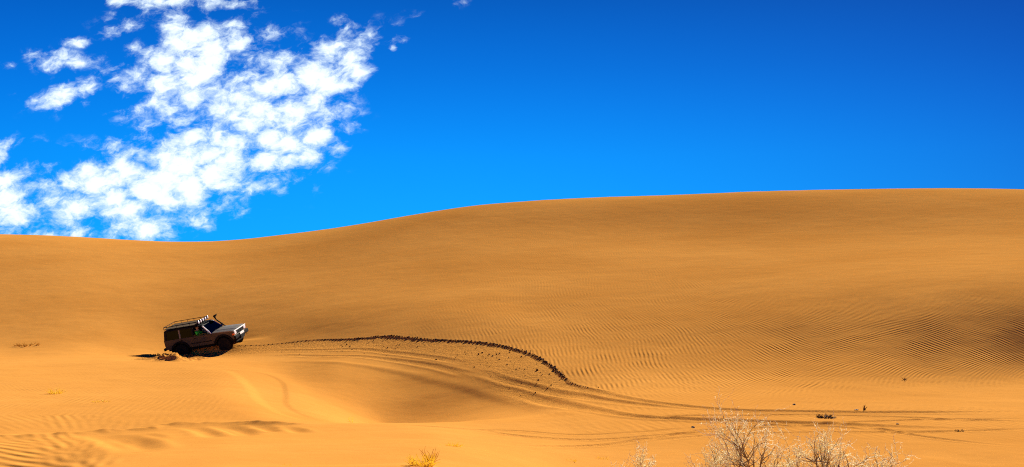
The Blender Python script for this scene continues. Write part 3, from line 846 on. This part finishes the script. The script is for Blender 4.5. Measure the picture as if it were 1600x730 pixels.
# wheels
def wheel(x, y, steer=0.0):
    w = empty('wheel'); w.parent = car
    w.location = (x, y, WR); w.rotation_euler = (0, 0, steer)
    sgn = math.copysign(1, y)
    b = B()
    lathe(b, [(-.125, .25), (-.135, .33), (-.125, .375), (-.10, .395), (.10, .395), (.125, .375), (.135, .33), (.125, .25)], 0, 0, 0, 40)
    n_ = 26
    for k in range(n_):                                  # tread blocks
        for sd_ in (-1, 1):
            a = 2 * math.pi * (k + (0.5 if sd_ > 0 else 0)) / n_
            m4 = Matrix.Rotation(-a, 4, 'Y')
            vs_ = box(b, 0.385, 0.410, min(0.012 * sd_, 0.122 * sd_), max(0.012 * sd_, 0.122 * sd_), -0.03, 0.03)
            for v in vs_: v.co = m4 @ v.co
    link('tyre', b, M_RUB, w)
    b = B()
    lathe(b, [(-.10, .235), (-.10, .248), (.10, .248), (.10, .235), (.085, .20), (.05, .17), (.055, .08), (.09, .065), (.09, .001)] if sgn > 0 else
          [(.10, .235), (.10, .248), (-.10, .248), (-.10, .235), (-.085, .20), (-.05, .17), (-.055, .08), (-.09, .065), (-.09, .001)], 0, 0, 0, 28)
    link('rim', b, M_RIM, w, True)
for (x, y, st) in ((XF, -TRK, R(-6)), (XF, TRK, R(-6)), (XR, -TRK, 0), (XR, TRK, 0)):
    wheel(x, y, st)
b = B()
lathe(b, [(-.10, .20), (-.11, .30), (-.09, .37), (.09, .37), (.11, .30), (.10, .20)], -2.29, 0.18, 0.98, 32, 'x')
sp = link('spare_wheel', b, M_RUB, car)
b = B(); lathe(b, [(-.085, .001), (-.085, .19), (.03, .205), (.05, .001)], -2.31, 0.18, 0.98, 24, 'x')
link('rim', b, M_RIM, sp)
# roof rack
rk = empty('roof_rack'); rk.parent = car
X0, X1, RY, ZB, ZT = -2.06, -0.06, 0.67, 1.735, 1.865
b = B()
for z in (ZB, ZT):
    for (p, q) in (((X0, -RY, z), (X1, -RY, z)), ((X0, RY, z), (X1, RY, z)), ((X0, -RY, z), (X0, RY, z)), ((X1, -RY, z), (X1, RY, z))):
        tube(b, [p, q], 0.017, 8)
link('rail', b, M_STEEL, rk)
def upright(x, y):
    b = B(); tube(b, [(x, y, ZB), (x, y, ZT)], 0.012, 6); link('upright', b, M_STEEL, rk)
for k in range(6):
    for y in (-RY, RY): upright(X0 + (X1 - X0) * k / 5, y)
for y in (-0.33, 0, 0.33):
    for x in (X0, X1): upright(x, y)
b = B()
box(b, X0 + 0.03, X1 - 0.03, -RY + 0.03, RY - 0.03, ZB - 0.010, ZB + 0.012, 0.003)
link('rack_floor', b, M_MESHF, rk)
for x in (-1.85, -1.0, -0.2):
    for y in (-RY + 0.04, RY - 0.04):
        b = B(); tube(b, [(x, y, 1.60), (x, y, ZB - 0.005)], 0.015, 6); link('foot', b, M_STEEL, rk)
    b = B(); tube(b, [(x, -RY, ZB - 0.026), (x, RY, ZB - 0.026)], 0.013, 6); link('crossbar', b, M_STEEL, rk)
for k in range(5):
    y = -0.56 + 0.28 * k
    b = B(); lathe(b, [(-0.075, 0.03), (-0.06, 0.07), (-0.005, 0.098), (0.0, 0.098)], X1 + 0.10, y, 1.835, 20, 'x')
    sl = link('spot_lamp', b, M_STEEL, car)
    b = B(); lathe(b, [(0.001, 0.094), (0.014, 0.085), (0.022, 0.05), (0.024, 0.002)], X1 + 0.10, y, 1.835, 20, 'x')
    link('lens', b, M_LAMP, sl, True)
    b = B(); tube(b, [(X1 + 0.04, y, 1.84), (X1 - 0.005, y, 1.80)], 0.014, 6)
    link('bracket', b, M_STEEL, sl)
# snorkel on the far windscreen pillar
b = B()
tube(b, [(1.05, 0.81, 1.02), (0.90, 0.84, 1.10), (0.78, 0.85, 1.15), (0.60, 0.84, 1.34), (0.40, 0.80, 1.56), (0.36, 0.79, 1.68)], 0.036, 8)
tube(b, [(0.36, 0.79, 1.68), (0.35, 0.79, 1.74)], 0.055, 10)
hexa(b, [(0.28, 0.71, 1.74), (0.44, 0.72, 1.76), (0.44, 0.86, 1.76), (0.28, 0.87, 1.74),
         (0.30, 0.72, 1.83), (0.50, 0.70, 1.90), (0.50, 0.88, 1.90), (0.30, 0.86, 1.83)], 0.015)
link('snorkel', b, M_TRIM, car)
# cabin
b = B()
hexa(b, [(0.42, -0.71, 1.0), (0.69, -0.71, 1.0), (0.69, 0.71, 1.0), (0.42, 0.71, 1.0),
         (0.50, -0.71, 1.17), (0.69, -0.71, 1.15), (0.69, 0.71, 1.15), (0.50, 0.71, 1.17)], 0.02)
link('dashboard', b, M_TRIM, car)
b = B()
ring = [(0.36 + 0.05 * math.sin(a), 0.36 + 0.18 * math.cos(a), 1.10 + 0.17 * math.sin(a)) for a in np.linspace(0, 2 * math.pi, 25)]
tube(b, ring, 0.014, 6); tube(b, [(0.36, 0.19, 1.10), (0.36, 0.53, 1.10)], 0.012, 6); tube(b, [(0.36, 0.36, 1.10), (0.47, 0.36, 1.06)], 0.02, 6)
link('steering_wheel', b, M_TRIM, car)
def seat(x, y, w):
    b = B()
    box(b, x - 0.12, x + 0.42, y - w, y + w, 0.66, 0.80, 0.04, 3)
    hexa(b, [(x - .22, y - w, .74), (x - .08, y - w, .74), (x - .08, y + w, .74), (x - .22, y + w, .74),
             (x - .34, y - w + .03, 1.30), (x - .22, y - w + .03, 1.30), (x - .22, y + w - .03, 1.30), (x - .34, y + w - .03, 1.30)], 0.035, 3)
    if w < 0.4: box(b, x - 0.36, x - 0.26, y - 0.12, y + 0.12, 1.33, 1.50, 0.03, 3)
    link('seat', b, M_SEAT, car)
seat(-0.22, -0.38, 0.24); seat(-0.22, 0.38, 0.24); seat(-1.10, 0, 0.62)
b = B(); box(b, 0.28, 0.285, -0.22, -0.02, 1.50, 1.56, 0.002)
link('inner_mirror', b, M_TRIM, car)

# ------------------------------------------------------------------ people in the car
def skin_mesh(name, joints, bones, mat, parent, sub=2):
    me = bpy.data.meshes.new(name)
    me.from_pydata([j[0] for j in joints], bones, [])
    tmp = bpy.data.objects.new(name + '_tmp', me)
    C.objects.link(tmp)
    sk = tmp.modifiers.new('skin', 'SKIN'); sk.use_smooth_shade = True
    for i, j in enumerate(joints):
        r = j[1]
        me.skin_vertices[0].data[i].radius = r if isinstance(r, tuple) else (r, r)
    me.skin_vertices[0].data[0].use_root = True
    sb = tmp.modifiers.new('sub', 'SUBSURF'); sb.levels = sub; sb.render_levels = sub
    dg = bpy.context.evaluated_depsgraph_get(); dg.update()
    nm = bpy.data.meshes.new_from_object(tmp.evaluated_get(dg))
    bpy.data.objects.remove(tmp)
    nm.materials.clear()
    return link(name, nm, mat, parent, True)
M_SKIN = pmat('skin', (0.42, 0.24, 0.15), 0.55, 0, 0.06, 12.0)
M_EYE = pmat('eye_white', (0.6, 0.58, 0.55), 0.3)
M_HAIR = pmat('dark_hair', (0.015, 0.011, 0.009), 0.6, 0, 0.2, 40.0)
M_GREEN = pmat('bright_green_cloth', (0.05, 0.75, 0.04), 0.85, 0, 0.12, 18.0)
M_GREYC = pmat('grey_green_cloth', (0.16, 0.20, 0.16), 0.9, 0, 0.12, 18.0)
M_JEANS = pmat('dark_trousers', (0.03, 0.035, 0.05), 0.9, 0, 0.15, 25.0)
def person(y, shirt, label, driving):
    p = empty('person', CAR_M @ Matrix.Translation((-0.14, y, 0.80)))
    tag(p, label, 'person')
    # local frame: seat surface under the hips
    hip, wst, chs, nek, hd = (-.02, 0, .09), (-.06, 0, .24), (-.11, 0, .46), (-.12, 0, .60), (-.09, 0, .74)
    if driving:
        ha = [(.44, .17, .36), (.44, -.17, .36)]
        el = [(.16, .25, .28), (.16, -.25, .28)]
    else:
        ha = [(.36, .10, .15), (.36, -.10, .15)]
        el = [(.05, .26, .22), (.05, -.26, .22)]
    J = [(hip, (.15, .11)), (wst, (.13, .10)), (chs, (.16, .11)), ((-.12, 0, .55), (.07, .07)), (nek, (.055, .055)), ((-.10, 0, .68), (.075, .085)), ((-.085, 0, .78), (.082, .095)), ((-.09, 0, .85), (.055, .06))]
    E = [(0, 1), (1, 2), (2, 3), (3, 4), (4, 5), (5, 6), (6, 7)]
    for k, sg in enumerate((1, -1)):
        n0 = len(J)
        J += [((-.11, sg * .19, .50), .055), (el[k], .042), (ha[k], .030)]
        E += [(2, n0), (n0, n0 + 1), (n0 + 1, n0 + 2)]
        h = Vector(ha[k]); n1 = len(J)
        J += [(tuple(h + Vector((.07, -sg * .01, 0))), (.034, .018))]
        E += [(n0 + 2, n1)]
        for f, (oy, ln_) in enumerate(((-.030, .062), (-.010, .072), (.010, .068), (.030, .055))):
            n2 = len(J)
            J += [(tuple(h + Vector((.10 + .4 * ln_, oy, -.005))), .0095), (tuple(h + Vector((.09 + .6 * ln_, oy, -.04))), .0085)]
            E += [(n1, n2), (n2, n2 + 1)]
        n2 = len(J)
        J += [(tuple(h + Vector((.05, -sg * .045, .01))), .011), (tuple(h + Vector((.085, -sg * .055, -.01))), .009)]
        E += [(n1, n2), (n2, n2 + 1)]
        n3 = len(J)
        J += [((.05, sg * .10, .08), .085), ((.42, sg * .12, .10), .065), ((.50, sg * .12, -.20), .045), ((.60, sg * .12, -.22), .035)]
        E += [(0, n3), (n3, n3 + 1), (n3 + 1, n3 + 2), (n3 + 2, n3 + 3)]
    body = skin_mesh('body', J, E, M_SKIN, p)
    # face: eyes, nose, ears
    for sg in (1, -1):
        b = B(); bmesh.ops.create_uvsphere(b, u_segments=10, v_segments=6, radius=.014, matrix=Matrix.Translation((0.0, sg * .032, .765)))
        link('eye', b, M_EYE, body, True)
        b = B(); bmesh.ops.create_uvsphere(b, u_segments=8, v_segments=6, radius=.026, matrix=Matrix.Translation((-.09, sg * .088, .75)) @ Matrix.Diagonal((.7, .3, 1.1, 1)))
        link('ear', b, M_SKIN, body, True)
    b = B()
    hexa(b, [(-.01, -.016, .715), (.025, -.012, .718), (.025, .012, .718), (-.01, .016, .715), (-.01, -.008, .77), (.0, -.006, .77), (.0, .006, .77), (-.01, .008, .77)], .005)
    link('nose', b, M_SKIN, body, True)
    b = B()
    bmesh.ops.create_uvsphere(b, u_segments=16, v_segments=10, radius=.105, matrix=Matrix.Translation((-.105, 0, .80)) @ Matrix.Diagonal((1.0, .92, .9, 1)))
    for v in [v for v in b.verts if v.co.z < .765 and v.co.x > -.10]: b.verts.remove(v)
    link('hair', b, M_HAIR, body, True)
    JS = [((-.02, 0, .07), (.165, .125)), ((-.06, 0, .24), (.15, .12)), ((-.11, 0, .45), (.18, .13)), ((-.12, 0, .545), (.09, .085))]
    ES = [(0, 1), (1, 2), (2, 3)]
    for k, sg in enumerate((1, -1)):
        n0 = len(JS); e = Vector(el[k]); s0 = Vector((-.11, sg * .19, .49))
        JS += [(tuple(s0), .075), (tuple(s0.lerp(e, .8)), .062)]
        ES += [(2, n0), (n0, n0 + 1)]
    skin_mesh('shirt', JS, ES, shirt, p)
    JT = [((-.02, 0, .06), (.16, .12))]; ET = []
    for sg in (1, -1):
        n0 = len(JT)
        JT += [((.05, sg * .10, .08), .10), ((.42, sg * .12, .10), .08), ((.50, sg * .12, -.16), .062)]
        ET += [(0, n0), (n0, n0 + 1), (n0 + 1, n0 + 2)]
    skin_mesh('trousers', JT, ET, M_JEANS, p)
    return p
person(-0.38, M_GREEN, 'passenger in a bright green shirt sitting behind the near side window', False)
person(0.36, M_GREYC, 'driver in a grey-green shirt with both hands on the steering wheel', True)

# ------------------------------------------------------------------ sand clods
M_SHADE_SAND = pmat('shade_dark_sand', (0.085, 0.036, 0.010), 0.95, 0, 0.25, 6.0, spec=0.1)  # clod colour darkened to carry the shade on their near faces
M_CLOD = pmat('loose_sand', (0.50, 0.215, 0.03), 0.95, 0, 0.15, 6.0, spec=0.1)
RND = random.Random(11)
_ico = bmesh.new(); bmesh.ops.create_icosphere(_ico, subdivisions=1, radius=1.0)
ICO_V = [v.co.copy() for v in _ico.verts]; ICO_F = [[v.index for v in f.verts] for f in _ico.faces]; _ico.free()
def clods(name, places, mat):
    V, Fc = [], []
    for (x, y, z, r) in places:
        n0 = len(V)
        sx, sy, sz = (r * RND.uniform(0.6, 1.3), r * RND.uniform(0.6, 1.2), r * RND.uniform(0.5, 1.1))
        q = Quaternion((RND.random(), RND.random(), RND.random(), RND.random() + .1)).normalized()
        for v in ICO_V:
            k = RND.uniform(0.65, 1.15)
            w = q @ Vector((v.x * sx * k, v.y * sy * k, v.z * sz * k))
            V.append((x + w.x, y + w.y, z + w.z))
        Fc += [[i + n0 for i in f] for f in ICO_F]
    me = bpy.data.meshes.new(name); me.from_pydata(V, [], Fc)
    return link(name, me, mat)
pl = []
nb_ = len(berm)
for _ in range(1150):
    a = RND.random()
    i = int(a * (nb_ - 1)); p = berm[i]
    env = float(np.interp(a, [0, .06, .15, .35, .6, .86, .93, 1], [.25, .3, .5, .8, .85, .8, .4, .25]))
    mod = 0.5 + 1.3 * max(0, vnoise(np.array([a * 60.]), np.array([3.3]))[0] + .35)
    if RND.random() > min(1, mod): continue
    x = p[0] + RND.gauss(0, 0.055) * env; y = p[1] + RND.gauss(0, 0.045) * env
    x += 0.06; y += -0.04
    r = RND.uniform(0.014, 0.046) * (0.4 + env * 0.75)
    pl.append((x, y, float(gz(x, y)[0]) + r * RND.uniform(0.1, 1.1 * env), r))
o = clods('sand_clods', pl, M_SHADE_SAND)
tag(o, 'dark broken line of sand clods, coloured dark for shade, thrown up along the tyre track', 'sand clods', None, 'stuff')
pl = []
for _ in range(190):
    a = RND.betavariate(2.2, 1.6)
    i = int(a * (nb_ - 1)); p = berm[i]
    d = abs(RND.gauss(0, 1.9)) + 0.15
    x = p[0] + RND.gauss(0, .4) - 0.25 * d; y = p[1] - d
    if vnoise(np.array([x * .9]), np.array([y * .9]))[0] < 0.02 and RND.random() < .75: continue
    r = RND.uniform(0.012, 0.05) * RND.choice((.6, .8, 1, 1.3))
    pl.append((x, y, float(gz(x, y)[0]) + r * .4, r))
o = clods('loose_clods', pl, M_SHADE_SAND)
tag(o, 'small sand clods scattered on the churned slope below the track', 'sand clods', None, 'stuff')
pl = []
for _ in range(900):
    c = ground(RND.gauss(258, 26), RND.gauss(562.0, 2.6)) if False else None
    u = RND.gauss(0, 1.0); v = RND.gauss(0, 0.55)
    base_ = CAR_M @ Vector((XR + 0.15 + u * 0.55, -TRK - 1.05 + v * 0.9, 0))
    r = RND.uniform(0.015, 0.075) * RND.choice((.5, .7, 1, 1.2))
    pl.append((base_.x, base_.y, float(gz(base_.x, base_.y)[0]) + r * RND.uniform(0, .9), r))
o = clods('churned_sand', pl, M_CLOD)
tag(o, 'churned heap of sand lumps thrown out beside the rear wheel of the car', 'sand clods', None, 'stuff')

# ------------------------------------------------------------------ dry plants
M_WOOD = pmat('dry_wood', (0.22, 0.155, 0.09), 0.85, 0, 0.55, 9.0, spec=0.2)
M_TWIG = pmat('bleached_twig', (0.86, 0.75, 0.47), 0.85, 0, 0.25, 12.0, spec=0.2)
M_DEAD = pmat('dead_brush', (0.07, 0.04, 0.02), 0.9, 0, 0.3, 12.0)
M_STRAW = pmat('yellow_straw', (0.88, 0.68, 0.13), 0.8, 0, 0.2, 10.0, spec=0.2)
M_STRAWD = pmat('brown_straw', (0.42, 0.25, 0.07), 0.85, 0, 0.25, 10.0, spec=0.2)
def straw(name, col):
    m = bpy.data.materials.new(name); m.use_nodes = True
    k = NT(m.node_tree)
    nz = k.n('ShaderNodeTexNoise', {'Vector': k.n('ShaderNodeTexCoord').outputs['Object'], 'Scale': 9.0, 'Detail': 3.0}).outputs[0]
    c = k.mix(nz, (*[x * .8 for x in col], 1), (*[min(1, x * 1.15) for x in col], 1))
    d = k.n('ShaderNodeBsdfDiffuse', {'Color': c}); tr = k.n('ShaderNodeBsdfTranslucent', {'Color': c})
    k.n('ShaderNodeOutputMaterial', {'Surface': k.n('ShaderNodeMixShader', {0: 0.5, 1: d.outputs[0], 2: tr.outputs[0]}).outputs[0]})
    return m
M_STRAW = straw('yellow_straw_blades', (0.90, 0.70, 0.14)); M_STRAWD = straw('brown_straw_blades', (0.55, 0.34, 0.08))
class Poly:
    def __init__(s): s.v = []; s.f = []
    def tube(s, pts, r0, r1, n=4):
        base = len(s.v); m = len(pts)
        for i, p in enumerate(pts):
            d = (pts[min(i + 1, m - 1)] - pts[max(i - 1, 0)]).normalized()
            a = d.cross(Vector((.3, .2, .93)))
            if a.length < 1e-3: a = Vector((1, 0, 0))
            a.normalize(); b_ = d.cross(a)
            r = r0 + (r1 - r0) * i / (m - 1)
            for k in range(n):
                w = 2 * math.pi * k / n
                s.v.append(tuple(p + (a * math.cos(w) + b_ * math.sin(w)) * r))
        for i in range(m - 1):
            for k in range(n):
                s.f.append((base + i * n + k, base + i * n + (k + 1) % n, base + (i + 1) * n + (k + 1) % n, base + (i + 1) * n + k))
        s.f.append(tuple(base + k for k in range(n))[::-1]); s.f.append(tuple(base + (m - 1) * n + k for k in range(n)))
    def out(s, name, mat, parent):
        me = bpy.data.meshes.new(name); me.from_pydata(s.v, [], s.f)
        return link(name, me, mat, parent, True)
def wander(p, d, L, rn, n=6, bend=.25, lift=.0):
    out_ = [p.copy()]
    for i in range(n):
        d = (d + Vector((rn.gauss(0, bend), rn.gauss(0, bend), rn.gauss(0, bend) + lift))).normalized()
        p = p + d * (L / n); out_.append(p.copy())
    return out_, d
def bush(px, D, height, spread, stems, seed, label, twigs=1.0, r0=0.022, lean=(0, 0)):
    rn = random.Random(seed)
    X = (px - 800) / F * D
    base = Vector((X, D, float(gz(X, D)[0]) - 0.03))
    root = empty('dry_bush', None, base)
    tag(root, label, 'bush', 'dry bushes along the bottom of the picture')
    br, tw = Poly(), Poly()
    def grow(p, d, L, r, lev):
        r = max(r, .0042)
        pts_, dd = wander(p, d, L, rn, 6, .20 if lev < 2 else .28, .05)
        (br if lev < 2 else tw).tube(pts_, r, r * (.5, .3, .4, .4)[lev], 5 if lev < 2 else 3)
        if lev >= 3: return
        nchild = (rn.randint(4, 6) if lev == 0 else rn.randint(3, 6) if lev == 1 else rn.randint(1, 3))
        if lev >= 1: nchild = max(1, int(nchild * twigs))
        for c in range(nchild):
            k = rn.randint(2, 6)
            q = pts_[k]
            t0 = (pts_[k] - pts_[k - 1]).normalized()
            sdv = Vector((rn.gauss(0, 1), rn.gauss(0, 1), rn.gauss(.25, .7)))
            nd = (t0 * 1.0 + sdv.normalized() * rn.uniform(.6, 1.15)).normalized()
            grow(q, nd, L * rn.uniform(.42, .75), r * rn.uniform(.42, .6), lev + 1)
    for k in range(stems):
        a = rn.uniform(0, 2 * math.pi)
        sp_ = rn.uniform(.2, 1.0) * spread
        d = Vector((math.cos(a) * sp_ + lean[0], math.sin(a) * sp_ + lean[1], 1.0)).normalized()
        p = Vector((math.cos(a) * .06 * spread, math.sin(a) * .06 * spread, 0))
        grow(p, d, height * rn.uniform(.55, .80) / max(.55, d.z), r0 * rn.uniform(.6, 1.0), 0)
    br.out('branches', M_WOOD, root); tw.out('twigs', M_TWIG, root)
bush(1006, 18.2, 0.64, .38, 6, 3, 'small dry bush standing alone at the left end of the bushes', 1.0, .011)
bush(1112, 17.8, 0.62, .8, 10, 8, 'low dense dry bush just left of the tallest bush', 1.0, .014, (.1, 0))
bush(1178, 17.3, 1.03, .50, 10, 21, 'tallest dry bush with bleached twigs and a thick dark leaning branch', 1.0, .022, (-.06, 0))
bush(1236, 17.9, 0.68, .8, 8, 44, 'spreading dry bush just right of the tallest bush', 1.0, .016)
bush(1294, 17.2, 0.97, .48, 10, 35, 'tall open dry bush with forked pale branches in the middle right', 1.0, .020, (-.04, 0))
bush(1372, 17.6, 0.68, .85, 10, 52, 'low wide dry bush at the right end of the bushes', 1.0, .015, (.06, 0))

def tuft(name, px, py, w, h, n, mat, label, cat, seed, flat=.5, group=None, rad=.005):
    rn = random.Random(seed)
    g0 = ground(px, py)
    D = g0.y
    w = w / F * D; h = h / F * D
    po = Poly()
    for k in range(n):
        a = rn.uniform(0, 2 * math.pi); q = rn.random() ** .7 * w * .5
        p = Vector((math.cos(a) * q, math.sin(a) * q, -.02))
        L = h * rn.uniform(.45, 1.1)
        d = Vector((math.cos(a) * flat + rn.gauss(0, .3), math.sin(a) * flat + rn.gauss(0, .3), 1)).normalized()
        pts_, _d = wander(p, d, L, rn, 4, .14, -.06)
        po.tube(pts_, rad * rn.uniform(.7, 1.2), rad * .35, 3)
    me = bpy.data.meshes.new(name); me.from_pydata(po.v, [], po.f)
    o = link(name, me, mat)
    o.location = g0
    tag(o, label, cat, group)
    return o
GG = 'dry grass tufts on the sand'
tuft('grass_tuft', 660, 729, 36, 24, 70, M_STRAW, 'tall yellow grass tuft at the bottom edge of the picture', 'grass', 1, .5, GG, .008)
tuft('grass_tuft', 672, 722, 12, 26, 30, M_STRAWD, 'narrow brownish grass tuft beside the tall yellow tuft', 'grass', 2, .3, GG, .006)
tuft('grass_tuft', 706, 697, 24, 9, 60, M_STRAW, 'low flat yellow grass tuft up and right of the tallest tuft', 'grass', 4, 1.0, GG, .006)
tuft('grass_tuft', 86, 615, 18, 12, 45, M_STRAW, 'upright yellow grass tuft on the left sand flat, left of a flat tuft', 'grass', 5, .6, GG, .010)
tuft('grass_tuft', 158, 628, 24, 6, 50, M_STRAW, 'flat yellow grass tuft on the left sand flat', 'grass', 6, 1.3, GG, .009)
tuft('grass_tuft', 893, 721, 18, 6, 40, M_STRAW, 'left one of two small grass tufts left of the bushes', 'grass', 7, 1.0, GG, .005)
tuft('grass_tuft', 941, 717, 16, 6, 40, M_STRAW, 'right one of two small grass tufts left of the bushes', 'grass', 8, 1.0, GG, .005)
tuft('grass_tuft', 550, 661, 7, 15, 7, M_STRAW, 'thin bent straw stalks standing on the brink of the hollow', 'grass', 9, .25, GG, .008)
tuft('grass_tuft', 447, 727, 14, 6, 30, M_STRAW, 'tiny grass tuft low on the bright foreground sand', 'grass', 10, 1.0, GG, .005)
tuft('dead_shrub', 1290, 653, 24, 8, 160, M_DEAD, 'dark dead shrub lying flat on the sand, right of centre', 'shrub', 12, 1.2, None, .010)
tuft('plant_stalk', 1350, 641, 3, 12, 10, M_DEAD, 'single dark stalk standing at the foot of the big dune', 'plant', 13, .15, None, .014)
tuft('dead_shrub', 1499, 674, 9, 5, 40, M_DEAD, 'small dark dead shrub between the tyre tracks at right', 'shrub', 14, 1.0, None, .010)
tuft('dead_shrub', 1413, 594, 4, 6, 14, M_DEAD, 'tiny dark twig tuft on the rippled slope at right', 'shrub', 15, .4, None, .010)
tuft('dead_shrub', 42, 540, 34, 7, 70, M_STRAWD, 'low brown brush half buried in sand at the far left', 'shrub', 16, 1.3, None, .020)
def stone(px, py, size, label, seed):
    rn = random.Random(seed)
    g0 = ground(px, py); r = size / F * g0.y
    b = B(); bmesh.ops.create_icosphere(b, subdivisions=2, radius=1)
    off = Vector((seed * 3.1, seed, 0))
    for v in b.verts:
        k = 1 + .5 * mnoise.noise(v.co * 1.3 + off)
        v.co = Vector((v.co.x * r * 1.2 * k, v.co.y * r * k, v.co.z * r * .7 * k))
    o = link('stone', b, M_DEAD)
    o.location = g0 + Vector((0, 0, r * .2))
    tag(o, label, 'stone', 'dark stones on the sand')
stone(1241, 633, 2.2, 'dark stone at the foot of the ripples, left of the dead shrub', 1)
stone(1338, 642, 2.6, 'dark stone lying beside the single dark stalk', 2)
stone(1083, 668, 2.4, 'dark stone on the flat track, above the left bushes', 3)
stone(1402, 664, 2.2, 'dark stone by the tyre tracks, right of the dead shrub', 4)
